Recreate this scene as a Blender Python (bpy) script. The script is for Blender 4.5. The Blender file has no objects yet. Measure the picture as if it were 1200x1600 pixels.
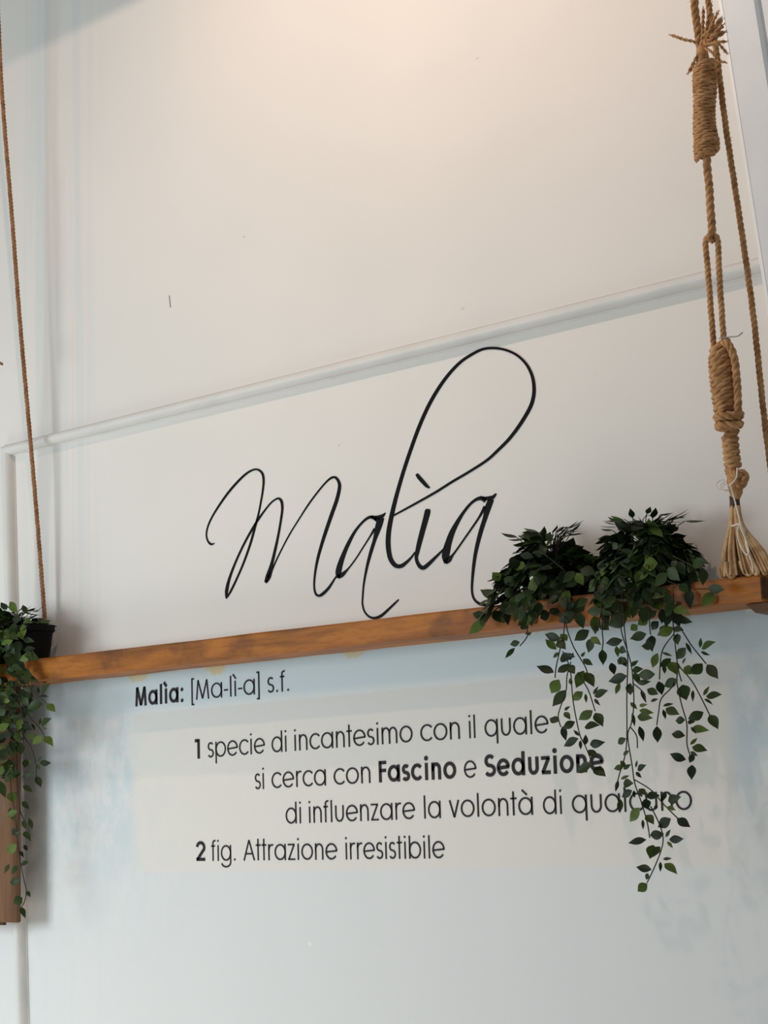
import bpy, bmesh, math, random
from mathutils import Vector, Matrix, noise

random.seed(7)
S = bpy.context.scene
COL = S.collection
PI = math.pi

# ------------------------------------------------------------------ camera
# camera orientation from the two vanishing points of the wall (1200 x 1600 frame)
F = 3135.0
VH = (-3424.0, 602.0)            # horizontal wall direction, offset from the centre
LEAN = 0.030                     # lean of the verticals at the centre
_Y = F * F / (602.0 - LEAN * 3424.0)
VV = (-LEAN * _Y, -_Y)
def _ray(dx, dy): return Vector((dx, -dy, -F)).normalized()      # camera space
xl = _ray(*VH)                   # world -X in camera space
zu = _ray(*VV)                   # world +Z in camera space
xw = -xl
zw = (zu - xw * zu.dot(xw)).normalized()
yw = zw.cross(xw)
ROT = Matrix((xw, yw, zw))       # camera space -> world
AX = ROT @ Vector((0, 0, -1))
DIST = 3.9
CAM = Vector((0, 0, 0)) - AX * DIST
CAM.z = 1.50
cd = bpy.data.cameras.new('camera')
cam = bpy.data.objects.new('camera', cd); COL.objects.link(cam)
cd.sensor_fit = 'VERTICAL'; cd.sensor_height = 36.0; cd.lens = F / 1600.0 * 36.0
cam.matrix_world = Matrix.Translation(CAM) @ ROT.to_4x4()
S.camera = cam
cd.clip_start = 0.05

def P(u, v, y=0.0):
    """point of the plane y = const seen at (u, v) of the 1200 x 1600 frame"""
    d = ROT @ Vector((u - 600.0, -(v - 800.0), -F))
    t = (y - CAM.y) / d.y
    return CAM + d * t
def mpp(p): return (p - CAM).dot(AX) / F          # metres per pixel at p

# ------------------------------------------------------------------ light
S.view_settings.view_transform = 'Standard'
S.view_settings.look = 'None'
S.view_settings.gamma = 1.0
S.view_settings.use_curve_mapping = False
S.view_settings.exposure = 0.0

W = bpy.data.worlds.new('world'); S.world = W; W.use_nodes = True
bg = W.node_tree.nodes['Background']
bg.inputs[0].default_value = (0.96, 0.99, 1.0, 1); bg.inputs[1].default_value = 0.305

def area_light(name, loc, target, size, size_y, energy, color):
    l = bpy.data.lights.new(name, 'AREA'); l.shape = 'RECTANGLE'
    l.size = size; l.size_y = size_y; l.energy = energy; l.color = color
    o = bpy.data.objects.new(name, l); COL.objects.link(o)
    o.location = loc
    o.rotation_euler = (Vector(target) - Vector(loc)).to_track_quat('-Z', 'Y').to_euler()
    return o
WL = area_light('window_daylight', (-1.9, -2.9, 1.75), (-1.1, 0, 0.9), 1.3, 1.2, 55, (0.83, 0.94, 1.0))

def spot(name, loc, target, angle, blend, energy, color, radius):
    l = bpy.data.lights.new(name, 'SPOT'); l.spot_size = angle; l.spot_blend = blend
    l.energy = energy; l.color = color; l.shadow_soft_size = radius
    o = bpy.data.objects.new(name, l); COL.objects.link(o); o.location = loc
    o.rotation_euler = (Vector(target) - Vector(loc)).to_track_quat('-Z', 'Y').to_euler()
    return o
spot('floor_bounce_spot', (-3.4, -4.6, 3.0), (-1.25, -1.05, 0.0), math.radians(30), 0.4, 3700, (1.0, 0.96, 0.93), 0.15)  # added spot on the unseen floor, bounces light up the lower wall
# warm hooded lamp above the frame (its rim cuts the light off level with it) and a spotlight on the wall
spot('hooded_lamp_light', (0.15, -0.95, 3.425), (0.15, -0.95, 0.0), math.radians(177.5), 0.012, 28, (1.0, 0.72, 0.56), 0.016)
spot('ceiling_spot_light', (-0.12, -0.85, 3.75), (-0.10, 0.0, 3.02), math.radians(88), 1.0, 2.5, (1.0, 0.76, 0.56), 0.04)

# ------------------------------------------------------------------ helpers
def lin(r, g, b):
    f = lambda c: c / 12.92 if c <= 0.04045 else ((c + 0.055) / 1.055) ** 2.4
    return (f(r / 255), f(g / 255), f(b / 255), 1.0)

class NT:
    """small node-tree writer"""
    def __init__(s, name):
        s.m = bpy.data.materials.new(name); s.m.use_nodes = True
        s.t = s.m.node_tree; s.b = s.t.nodes['Principled BSDF']
    def n(s, kind, **k):
        nd = s.t.nodes.new(kind)
        for a, v in k.items(): setattr(nd, a, v)
        return nd
    def put(s, sock, v):
        if hasattr(v, 'is_output') or isinstance(v, bpy.types.NodeSocket): s.t.links.new(v, sock)
        else: sock.default_value = v
    def math(s, op, a, b=0.0, c=0.0, clamp=False):
        nd = s.n('ShaderNodeMath', operation=op, use_clamp=clamp)
        s.put(nd.inputs[0], a); s.put(nd.inputs[1], b); s.put(nd.inputs[2], c)
        return nd.outputs[0]
    def step(s, v, a, b):                       # smooth 0..1 between a and b
        nd = s.n('ShaderNodeMapRange', interpolation_type='SMOOTHSTEP')
        s.put(nd.inputs[0], v); nd.inputs[1].default_value = a; nd.inputs[2].default_value = b
        nd.inputs[3].default_value = 0; nd.inputs[4].default_value = 1
        return nd.outputs[0]
    def mul(s, *a):
        r = a[0]
        for x in a[1:]: r = s.math('MULTIPLY', r, x)
        return r
    def mix(s, fac, a, b):
        nd = s.n('ShaderNodeMix', data_type='RGBA')
        s.put(nd.inputs[0], fac); s.put(nd.inputs[6], a); s.put(nd.inputs[7], b)
        return nd.outputs[2]
    def coord(s, scale=(1, 1, 1), kind='Object'):
        tc = s.n('ShaderNodeTexCoord'); mp = s.n('ShaderNodeMapping')
        mp.inputs['Scale'].default_value = scale
        s.t.links.new(tc.outputs[kind], mp.inputs[0]); return mp.outputs[0]
    def noise(s, vec, scale, detail=4, rough=0.55):
        nd = s.n('ShaderNodeTexNoise'); nd.inputs['Scale'].default_value = scale
        nd.inputs['Detail'].default_value = detail; nd.inputs['Roughness'].default_value = rough
        s.t.links.new(vec, nd.inputs['Vector']); return nd.outputs[0]
    def bump(s, h, strength, dist=0.002):
        nd = s.n('ShaderNodeBump'); nd.inputs['Strength'].default_value = strength
        nd.inputs['Distance'].default_value = dist
        s.put(nd.inputs['Height'], h); s.t.links.new(nd.outputs[0], s.b.inputs['Normal'])
    def fin(s, col, rough=0.6, spec=0.3):
        s.put(s.b.inputs['Base Color'], col); s.put(s.b.inputs['Roughness'], rough)
        s.b.inputs['Specular IOR Level'].default_value = spec
        return s.m

def link(name, bm, mat, parent=None, smooth=False):
    me = bpy.data.meshes.new(name); bm.to_mesh(me); bm.free()
    if smooth:
        for p in me.polygons: p.use_smooth = True
    me.materials.append(mat)
    o = bpy.data.objects.new(name, me); COL.objects.link(o)
    if parent is not None:
        o.parent = parent
        o.matrix_parent_inverse = parent.matrix_world.inverted() if False else Matrix.Translation(-Vector(parent.location))
    return o
def tag(o, label, cat, group=None):
    o['label'] = label; o['category'] = cat
    if group: o['group'] = group
    return o
def thing(name, loc, label, cat, group=None):
    o = bpy.data.objects.new(name, None); COL.objects.link(o); o.location = loc
    o.empty_display_size = 0.03
    return tag(o, label, cat, group)
def struct(o): o['kind'] = 'structure'; return o

def box(bm, lo, hi):
    vs = [bm.verts.new((x, y, z)) for z in (lo[2], hi[2]) for y in (lo[1], hi[1]) for x in (lo[0], hi[0])]
    for f in ((0, 2, 3, 1), (4, 5, 7, 6), (0, 1, 5, 4), (1, 3, 7, 5), (3, 2, 6, 7), (2, 0, 4, 6)):
        bm.faces.new([vs[i] for i in f])
    return vs
def crom(pts, n=8):
    """Catmull-Rom through tuples of any length"""
    out = []
    for i in range(len(pts) - 1):
        p0 = pts[max(i - 1, 0)]; p1 = pts[i]; p2 = pts[i + 1]; p3 = pts[min(i + 2, len(pts) - 1)]
        for k in range(n):
            t = k / n
            out.append(tuple(0.5 * (2 * b + (c - a) * t + (2 * a - 5 * b + 4 * c - d) * t * t + (3 * b - a - 3 * c + d) * t ** 3)
                             for a, b, c, d in zip(p0, p1, p2, p3)))
    out.append(tuple(pts[-1])); return out
def resample(pts, step):
    pts = [Vector(p) for p in pts]
    L = [0.0]
    for a, b in zip(pts, pts[1:]): L.append(L[-1] + (b - a).length)
    n = max(2, int(L[-1] / step) + 1); out = []; j = 0
    for i in range(n + 1):
        s = L[-1] * i / n
        while j < len(L) - 2 and L[j + 1] < s: j += 1
        d = L[j + 1] - L[j]
        out.append(pts[j].lerp(pts[j + 1], (s - L[j]) / d if d > 1e-9 else 0))
    return out, L[-1]
def frames(pts):
    n = len(pts); T = []
    for i in range(n): T.append((pts[min(i + 1, n - 1)] - pts[max(i - 1, 0)]).normalized())
    u = T[0].orthogonal().normalized(); out = []
    for t in T:
        u = (u - t * u.dot(t))
        u = u.normalized() if u.length > 1e-6 else t.orthogonal().normalized()
        out.append((t, u, t.cross(u)))
    return out
def tube(bm, pts, r, sides=6, cap=True):
    pts = [Vector(p) for p in pts]
    fr = frames(pts); rings = []
    for i, (p, (t, u, v)) in enumerate(zip(pts, fr)):
        rr = r[i] if isinstance(r, (list, tuple)) else r
        rings.append([bm.verts.new(p + (u * math.cos(a) + v * math.sin(a)) * rr) for a in [2 * PI * k / sides for k in range(sides)]])
    for a, b in zip(rings, rings[1:]):
        for k in range(sides): bm.faces.new((a[k], a[(k + 1) % sides], b[(k + 1) % sides], b[k]))
    if cap:
        bm.faces.new(rings[0][::-1]); bm.faces.new(rings[-1])
def twisted(bm, pts, r, strands=3, pitch=None, sides=5, hairs=0):
    """laid rope: strands wound round the path"""
    pitch = pitch or r * 5.5
    c, L = resample(pts, pitch / 9.0); fr = frames(c); n = len(c)
    for k in range(strands):
        pl = []
        for i in range(n):
            a = 2 * PI * (L * i / (n - 1) / pitch + k / strands)
            t, u, v = fr[i]
            pl.append(c[i] + (u * math.cos(a) + v * math.sin(a)) * r * 0.52)
        tube(bm, pl, r * 0.56, sides)
    for i in range(hairs):
        j = random.randrange(1, n - 1); t, u, v = fr[j]; a = random.uniform(0, 2 * PI)
        d = (u * math.cos(a) + v * math.sin(a)); q = c[j] + d * r * 0.9
        e = (d + t * random.uniform(-1, 1)).normalized()
        tube(bm, [q, q + e * r * random.uniform(0.4, 1.1)], 0.00025, 3)
def coil(c, R, turns, per=14, phase=0.0, tilt=0.0):
    """helix points round the centre path c (list of Vector), radius R(t)"""
    c2, L = resample(c, 0.002); fr = frames(c2); n = turns * per; out = []
    for i in range(n + 1):
        s = i / n; j = min(int(s * (len(c2) - 1)), len(c2) - 1)
        t, u, v = fr[j]; a = 2 * PI * i / per + phase
        r = R(s)
        out.append(c2[j] + (u * math.cos(a) + v * math.sin(a)) * r + t * tilt * r * math.cos(a - 0.6))
    return out

# ------------------------------------------------------------------ materials
zAt = lambda u, v: P(u, v).z
xAt = lambda u, v: P(u, v).x

def wall_material():
    k = NT('painted_plaster')
    tc = k.n('ShaderNodeTexCoord'); sep = k.n('ShaderNodeSeparateXYZ')
    k.t.links.new(tc.outputs['Object'], sep.inputs[0])
    X, Z = sep.outputs[0], sep.outputs[2]
    vec = tc.outputs['Object']
    def stretched(sx, sz):
        mp = k.n('ShaderNodeMapping'); mp.inputs['Scale'].default_value = (sx, 1, sz)
        k.t.links.new(vec, mp.inputs[0]); return mp.outputs[0]
    wob = k.math('MULTIPLY', k.math('SUBTRACT', k.noise(vec, 9, 4), 0.5), 0.03)
    Xw = k.math('ADD', X, wob); Zw = k.math('ADD', Z, k.math('MULTIPLY', wob, 0.25))
    white = lin(228, 223, 216)
    col = k.mix(k.step(k.noise(vec, 1.3, 3), 0.35, 0.7), white, lin(222, 219, 212))
    # faint vertical bluish and pinkish stripes on the left of the panel
    st = k.noise(stretched(26, 0.7), 1.0, 3)
    zone = k.mul(k.step(X, xAt(20, 700), xAt(55, 700)), k.math('SUBTRACT', 1, k.step(X, xAt(110, 700), xAt(190, 700))))
    col = k.mix(k.mul(zone, k.step(st, 0.45, 0.62), 0.30), col, lin(196, 208, 212))
    col = k.mix(k.mul(zone, k.step(k.noise(stretched(21, 0.5), 1.7, 3), 0.52, 0.66), 0.28), col, lin(224, 205, 194))
    band = k.math('MULTIPLY', k.step(X, xAt(52, 600), xAt(64, 600)), k.math('SUBTRACT', 1, k.step(X, xAt(70, 600), xAt(86, 600))))
    col = k.mix(k.mul(band, 0.20), col, lin(182, 202, 210))
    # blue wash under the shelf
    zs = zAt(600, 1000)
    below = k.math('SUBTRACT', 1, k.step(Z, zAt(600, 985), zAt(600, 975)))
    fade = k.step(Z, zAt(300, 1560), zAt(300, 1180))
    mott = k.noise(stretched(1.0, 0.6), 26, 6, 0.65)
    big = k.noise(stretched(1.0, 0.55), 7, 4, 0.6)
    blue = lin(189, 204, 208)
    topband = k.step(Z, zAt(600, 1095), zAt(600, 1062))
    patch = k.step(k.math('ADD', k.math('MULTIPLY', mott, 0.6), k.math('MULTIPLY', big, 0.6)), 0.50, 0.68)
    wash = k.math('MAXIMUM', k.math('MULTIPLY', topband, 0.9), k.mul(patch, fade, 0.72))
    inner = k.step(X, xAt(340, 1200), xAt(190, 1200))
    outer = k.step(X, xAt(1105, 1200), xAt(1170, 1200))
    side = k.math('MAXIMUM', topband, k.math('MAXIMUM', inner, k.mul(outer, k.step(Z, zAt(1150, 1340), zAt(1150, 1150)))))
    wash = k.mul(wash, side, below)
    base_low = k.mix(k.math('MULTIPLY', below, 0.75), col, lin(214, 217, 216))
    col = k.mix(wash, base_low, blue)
    # repainted cream rectangle behind the words
    ra = k.step(Xw, xAt(196, 1200), xAt(222, 1200)); rb = k.math('SUBTRACT', 1, k.step(Xw, xAt(1118, 1150), xAt(1165, 1150)))
    rc = k.step(Zw, zAt(600, 1361), zAt(600, 1356)); rd = k.math('SUBTRACT', 1, k.step(Zw, zAt(600, 1082), zAt(600, 1077)))
    rect = k.mul(ra, rb, rc, rd)
    strip = k.step(Zw, zAt(600, 1116), zAt(600, 1110))
    cream = k.mix(strip, lin(222, 217, 208), lin(208, 208, 203))
    smear = k.step(k.noise(vec, 14, 5, 0.6), 0.40, 0.62)
    lefty = k.step(X, xAt(330, 1200), xAt(205, 1200))
    cream = k.mix(k.mul(lefty, smear, 0.4), cream, lin(205, 211, 208))
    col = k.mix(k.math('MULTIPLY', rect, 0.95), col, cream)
    # ochre primer stains under the shelf
    for (u, v, ru, rv, s_) in ((216, 1053, 22, 13, 0.7), (338, 1042, 19, 13, 0.85), (553, 1018, 17, 11, 0.75), (530, 1014, 8, 6, 0.5)):
        c = P(u, v); m = mpp(c)
        dx = k.math('DIVIDE', k.math('SUBTRACT', X, c.x), ru * m * 1.4); dz = k.math('DIVIDE', k.math('SUBTRACT', Z, c.z), rv * m)
        d = k.math('ADD', k.math('MULTIPLY', dx, dx), k.math('MULTIPLY', dz, dz))
        d = k.math('ADD', d, k.math('MULTIPLY', k.math('SUBTRACT', k.noise(vec, 60, 4), 0.5), 3.0))
        col = k.mix(k.mul(k.step(d, 1.1, 0.5), s_), col, lin(206, 188, 140))
    # a scratch and a few specks
    def mark(u, v, du, dv, slope, s_, c3):
        nonlocal col
        c = P(u, v); m = mpp(c)
        dx = k.math('ABSOLUTE', k.math('SUBTRACT', k.math('SUBTRACT', X, c.x), k.math('MULTIPLY', k.math('SUBTRACT', Z, c.z), slope)))
        dz = k.math('ABSOLUTE', k.math('SUBTRACT', Z, c.z))
        f = k.mul(k.step(dx, du * m * 1.9, du * m * 0.9), k.step(dz, dv * m * 1.1, dv * m * 0.9), s_)
        col = k.mix(f, col, c3)
    mark(265.5, 471, 1.0, 10, -0.12, 0.8, lin(95, 90, 86))
    mark(381, 370, 1.3, 1.3, 0, 0.5, lin(150, 140, 130))
    mark(746, 91, 1.6, 1.6, 0, 0.4, lin(170, 165, 158))
    mark(723, 482, 2.5, 2.5, 0, 0.4, lin(190, 190, 188))
    mark(484, 1475, 3.0, 3.0, 0, 0.6, lin(236, 236, 234))
    mark(530, 696, 1.2, 1.2, 0, 0.5, lin(150, 145, 138))
    k.bump(k.noise(stretched(1, 1.6), 55, 5), 0.10, 0.004)
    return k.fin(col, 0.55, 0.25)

def white_paint(name, c=(224, 222, 217), rough=0.42):
    k = NT(name); v = k.coord()
    col = k.mix(k.step(k.noise(v, 7, 4), 0.35, 0.7), lin(*c), lin(c[0] - 7, c[1] - 6, c[2] - 6))
    k.bump(k.noise(v, 60, 4), 0.10, 0.003)
    return k.fin(col, rough, 0.4)
def wood_material(name, a, b, dark, stretch=(1.2, 9, 9), seed=0.0):
    k = NT(name); v = k.coord(stretch)
    off = k.n('ShaderNodeVectorMath', operation='ADD'); k.t.links.new(v, off.inputs[0]); off.inputs[1].default_value = (seed, seed, seed)
    v = off.outputs[0]
    n1 = k.noise(v, 3.2, 5, 0.6); n2 = k.noise(v, 16, 5, 0.7); n3 = k.noise(v, 1.6, 3, 0.5)
    col = k.mix(k.step(n1, 0.36, 0.64), lin(*a), lin(*b))
    col = k.mix(k.mul(k.step(n2, 0.45, 0.75), 0.45), col, lin(*dark))
    col = k.mix(k.mul(k.step(n3, 0.54, 0.66), 0.55), col, lin(*dark))
    tc = k.n('ShaderNodeTexCoord'); mp = k.n('ShaderNodeMapping'); mp.inputs['Scale'].default_value = (stretch[0] * 3.2, 1.0, stretch[2] * .45)
    k.t.links.new(tc.outputs['Object'], mp.inputs[0])
    col = k.mix(k.mul(k.step(k.noise(mp.outputs[0], 1.9 + seed, 4, .6), 0.55, 0.68), 0.48), col, lin(*dark))
    k.bump(n2, 0.25, 0.003)
    return k.fin(col, 0.5, 0.2)
def rope_material(name, a, b):
    k = NT(name); v = k.coord()
    col = k.mix(k.step(k.noise(v, 60, 4), 0.35, 0.68), lin(*a), lin(*b))
    col = k.mix(k.mul(k.step(k.noise(v, 700, 3), 0.55, 0.75), 0.35), col, lin(b[0] * .7, b[1] * .65, b[2] * .6))
    k.bump(k.noise(v, 900, 3), 0.5, 0.001)
    return k.fin(col, 0.85, 0.15)
def leaf_material(name, a, b, c):
    k = NT(name)
    g = k.n('ShaderNodeNewGeometry'); r = g.outputs['Random Per Island']
    col = k.mix(k.step(r, 0.1, 0.6), lin(*a), lin(*b))
    col = k.mix(k.step(r, 0.72, 1.0), col, lin(*c))
    v = k.coord()
    col = k.mix(k.mul(k.step(k.noise(v, 90, 3), 0.4, 0.7), 0.3), col, lin(*a))
    k.b.inputs['Subsurface Weight'].default_value = 0.0
    return k.fin(col, 0.46, 0.17)
def plain(name, c, rough=0.6, spec=0.3):
    k = NT(name); v = k.coord()
    col = k.mix(k.step(k.noise(v, 40, 3), 0.3, 0.7), lin(*c), lin(c[0] * .88, c[1] * .88, c[2] * .88))
    return k.fin(col, rough, spec)

M_wall = wall_material()
M_trim = white_paint('white_trim_paint', (219, 217, 212), 0.5)
M_frame = white_paint('white_frame_paint', (226, 229, 231), 0.45)
M_edge_highlight = white_paint('edge_highlight_white', (246, 246, 244), 0.4)  # highlight of the casing's rounded edge, put in as a whiter colour
M_wood = wood_material('stained_pine', (172, 106, 36), (138, 82, 30), (78, 50, 28))
M_wood_dark = wood_material('end_grain_pine', (96, 66, 42), (74, 50, 34), (54, 36, 26))
M_boxwood = wood_material('brown_box_board', (126, 94, 68), (114, 82, 58), (94, 68, 48), (9, 9, 1.0), 3.1)
M_rope = rope_material('jute_rope', (196, 152, 106), (158, 114, 74))
M_rope_left = rope_material('jute_cord', (164, 122, 88), (132, 94, 64))
M_tassel = rope_material('pale_jute_fibre', (202, 168, 126), (170, 134, 94))
M_string = plain('white_string', (232, 222, 208), 0.8)
M_tape = plain('dark_tape', (78, 58, 48), 0.6)
M_wire = plain('steel_wire', (150, 150, 152), 0.35, 0.6)
M_vinyl = plain('black_vinyl', (10, 9, 11), 0.6, 0.12)
M_print = plain('charcoal_vinyl', (50, 46, 48), 0.6, 0.12)
M_pot = plain('black_plastic', (11, 9, 8), 0.6, 0.12)
M_soil = plain('dark_soil', (44, 36, 28), 0.95)
M_leaf_dark = leaf_material('dark_leaf', (28, 42, 22), (44, 62, 28), (78, 100, 44))
M_leaf = leaf_material('vine_leaf', (26, 38, 18), (44, 60, 24), (84, 104, 38))
M_stem = plain('brown_stem', (44, 40, 30), 0.6)
M_floor = plain('pale_floor', (206, 203, 198), 0.5)

# ------------------------------------------------------------------ structure
bm = bmesh.new(); box(bm, (-3.2, 0.0, 0.0), (2.6, 0.12, 3.9))
struct(link('wall_back', bm, M_wall))
bm = bmesh.new(); box(bm, (-3.2, -5.0, -0.08), (2.6, 0.12, 0.0))
struct(link('floor', bm, M_floor))

def strip_profile(bm, a, b, across, w, prof):
    """sweep a moulding profile [(s across, depth)] from a to b; mitred ends handled by the caller"""
    n = len(prof); va = []; vb = []
    for (s, d) in prof:
        va.append(bm.verts.new(a(s) + Vector((0, -d, 0)))); vb.append(bm.verts.new(b(s) + Vector((0, -d, 0))))
    for i in range(n - 1): bm.faces.new((va[i], va[i + 1], vb[i + 1], vb[i]))
    bm.faces.new(va[::-1]); bm.faces.new(vb)
ztop = zAt(600, 548.5); zbot = zAt(600, 573.0); mw = ztop - zbot
prof = [(0, 0), (0, .004), (.05, .0045), (.085, .001), (.11, .001), (.13, .007)] + [(.13 + .80 * (0.5 - 0.5 * math.cos(PI * i / 12)), .007 + .017 * math.sin(PI * i / 12)) for i in range(1, 12)] + [(.93, .004), (1, .002), (1, 0)]
cor = P(8, 703); xc = cor.x
vtilt = None
bL = P(33, 1600); bR = P(46.5, 1600)
inner = P(23, 716)
wv = inner.x - xc
def v_at(s, z):                                           # vertical strip, slightly out of plumb
    x0 = xc + wv * s; x1 = bL.x + (bR.x - bL.x) * s
    t = (ztop - z) / (ztop - bL.z)
    return Vector((x0 + (x1 - x0) * t, 0, z))
bm = bmesh.new()
strip_profile(bm, lambda s: Vector((xc + wv * s, 0, ztop - mw * s)), lambda s: Vector((P(1500, 330).x, 0, ztop - mw * s)), None, mw, prof)
bmesh.ops.recalc_face_normals(bm, faces=bm.faces)
struct(link('trim_1', bm, M_trim))
bm = bmesh.new()
strip_profile(bm, lambda s: v_at(s, ztop - mw * s), lambda s: v_at(s, 0.35), None, wv, prof)
bmesh.ops.recalc_face_normals(bm, faces=bm.faces)
struct(link('trim_2', bm, M_trim))

# white casing on the right, raked in the plane of the wall
yf = -0.045
A = P(1122.5, 0, yf); B = P(1199.5, 490, yf)
dirv = (B - A); dirv.y = 0; dirv.normalize()
top = A - dirv * 0.5; bot = B + dirv * 0.55
nrm = Vector((-dirv.z, 0, dirv.x))
if nrm.x < 0: nrm = -nrm
cp = [(0, 0.045), (0, -0.0002), (.0006, -0.0008), (.0060, -0.0008), (.0068, 0.0), (.066, 0.0), (.068, .012), (.078, .012), (.081, -.002), (.16, -.002), (.162, .006), (.26, .006), (.26, .045)]
bm = bmesh.new()
va = [bm.verts.new(Vector((top.x, yf, top.z)) + nrm * s + Vector((0, d, 0))) for s, d in cp]
vb = [bm.verts.new(Vector((bot.x, yf, bot.z)) + nrm * s + Vector((0, d, 0))) for s, d in cp]
for i in range(len(cp)): j = (i + 1) % len(cp); bm.faces.new((va[i], va[j], vb[j], vb[i]))
bm.faces.new(va[::-1]); bm.faces.new(vb)
bmesh.ops.recalc_face_normals(bm, faces=bm.faces)
o = struct(link('trim_3', bm, M_frame)); o.data.materials.append(M_edge_highlight)
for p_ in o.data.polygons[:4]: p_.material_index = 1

# ------------------------------------------------------------------ lettering: hand-written word
def ribbon_px(bm, pts, n=6, thick=0.0016, rnd=True):
    """a brush stroke traced on the wall: (u, v, width)"""
    c = crom(pts, n); L = []; R = []
    N = len(c)
    for i, (u, v, w) in enumerate(c):
        a = c[max(i - 1, 0)]; b = c[min(i + 1, N - 1)]
        tx, ty = b[0] - a[0], b[1] - a[1]; d = math.hypot(tx, ty) or 1
        nx, ny = -ty / d * w / 2, tx / d * w / 2
        L.append((u + nx, v + ny)); R.append((u - nx, v - ny))
    def vert(q, y): return bm.verts.new(P(q[0], q[1]) + Vector((0, y, 0)))
    fl = [vert(q, -thick) for q in L]; fr_ = [vert(q, -thick) for q in R]
    bl = [vert(q, -0.0002) for q in L]; br = [vert(q, -0.0002) for q in R]
    for i in range(N - 1):
        bm.faces.new((fl[i], fl[i + 1], fr_[i + 1], fr_[i]))
        bm.faces.new((bl[i], bl[i + 1], fl[i + 1], fl[i])); bm.faces.new((fr_[i], fr_[i + 1], br[i + 1], br[i]))
    for e in (0, N - 1): bm.faces.new((fl[e], fr_[e], br[e], bl[e]))
def Z5(l): return [(310 + x / 4.8, 710 + y / 4.8, w / 4.8) for x, y, w in l]
def Z6(l): return [(480 + x / 5.4545, 740 + y / 5.4545, w / 5.4545) for x, y, w in l]
def Z8(l): return [(600 + x / 6.0, 720 + y / 6.0, w) for x, y, w in l]
strokes = {
 'letter_m': [
  Z5([(122,666,5),(97,674,15),(72,648,10),(62,600,9),(75,535,10),(110,460,11),(165,372,13),(230,282,15),(300,202,15),(365,142,14),(420,114,13),(455,118,14),(482,145,15),(491,195,14),(485,270,12),(470,360,11),(452,450,11),(425,550,15),(395,660,14),(350,790,13),(300,910,12),(245,1025,13),(211,1080,8)]),
  Z5([(211,1080,8),(214,1020,22),(235,930,17),(280,810,13),(340,680,13),(400,570,14),(450,490,14),(500,420,11),(545,365,10),(580,338,11),(605,331,15),(624,350,17),(631,392,16),(627,450,14),(606,580,14),(581,700,17),(552,820,20),(523,910,27),(508,960,22)]),
  Z5([(508,965,6),(530,925,24),(556,862,11),(600,765,8),(680,610,8),(760,480,8),(830,372,10),(900,278,10),(960,208,11),(1000,176,15),(1030,174,17),(1054,205,19),(1060,250,22),(1040,340,24),(1005,440,24),(960,570,23),(925,680,20),(895,790,17),(877,890,13),(870,980,11),(879,1040,13),(902,1060,17),(932,1048,21),(980,1000,17),(1035,915,8)])],
 'letter_a': [
  Z6([(268,890,30),(268,840,46),(284,770,42),(318,675,32),(360,582,27),(410,492,20),(470,418,17),(520,378,22),(560,372,30),(600,392,40)]),
  Z6([(545,365,16),(590,378,36),(630,368,34),(655,350,18),(668,334,5)]),
  Z6([(632,375,52),(610,450,52),(578,560,28),(547,660,25),(517,770,20),(496,870,15),(482,960,12),(475,1050,11),(473,1110,11),(486,1165,12),(511,1203,13),(545,1226,17),(590,1230,24),(640,1206,22),(700,1152,17),(750,1104,14),(782,1073,8)]),
  Z6([(265,880,34),(300,862,34),(350,812,12),(410,735,9),(470,642,9),(530,548,10),(578,470,20)])],
 'letter_l': [
  [(614.5,806,2.2),(633,796,2.8),(656.7,783,3.2),(683,768,3.5),(706.7,753,3.6),(733,737.5,3.6),(760.4,719.8,3.8),(777,705,4.2),(795.8,686,4.6),(812.5,664,5),(827,640,5.2),(833,624,5),(834.8,607,4.8),(832,588,4.4),(823,569.6,4),(808,555,3.6),(789.6,546.7,3.6),(771,544,3.8),(754,546,3.8),(737.5,554,4),(721,565,4.2),(704,582,4.5),(687.5,604,4.8),(671,632,5),(656,665,5),(642.7,701,5),(631,736,5),(620.5,772,5.4),(614,798,6),(610,816.7,6.4),(607.5,833,6.8),(606.8,850,7),(608.7,866.7,6.8),(612.5,877,6.6),(619,884,6.4),(627,884.5,6),(635,879,4.4),(643,871,2.8),(649,862.5,1.6)]],
 'letter_i': [
  Z8([(414,452,5),(411,475,8.3),(395,540,8),(365,650,7.5),(336,760,7),(315,850,6),(305,910,4.6),(319,960,5),(345,995,6),(375,1003,6),(420,968,5.4),(480,910,4),(540,850,2.6),(580,808,1.8)])],
 'grave_accent': [Z8([(308,124,4.0),(330,155,5.6),(370,200,5.6),(405,238,4.6),(430,254,2.0)])],
 'final_letter_a': [
  Z8([(584,962,5),(578,900,10.5),(588,840,11),(606,770,9.4),(637,680,8),(682,590,6),(742,492,4.2),(810,407,3.6),(870,362,4.6),(920,352,6.5),(955,375,7)]),
  Z8([(905,338,2.5),(950,352,5),(1000,350,6.6),(1030,335,4.5),(1052,308,2)]),
  Z8([(1008,360,8),(980,430,9),(948,540,6.4),(916,640,6),(886,750,5.6),(861,860,4.8),(843,980,4.2),(832,1090,3.4),(826,1190,2.8),(833,1260,2.8),(856,1308,3.2),(900,1341,4),(950,1351,4.6),(1000,1345,5),(1050,1322,4)]),
  Z8([(578,955,6),(610,925,8),(645,885,3),(702,808,2.2),(770,710,2.2),(840,610,2.4),(900,520,2.8),(950,430,5)])],
}
word = thing('script_lettering', P(580, 800), 'large black handwritten word Malìa on the cream wall above the wooden shelf', 'wall lettering')
for nm, sts in strokes.items():
    bm = bmesh.new()
    for s in sts: ribbon_px(bm, s)
    bmesh.ops.recalc_face_normals(bm, faces=bm.faces)
    link(nm.replace('final_', ''), bm, M_vinyl, word)

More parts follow.
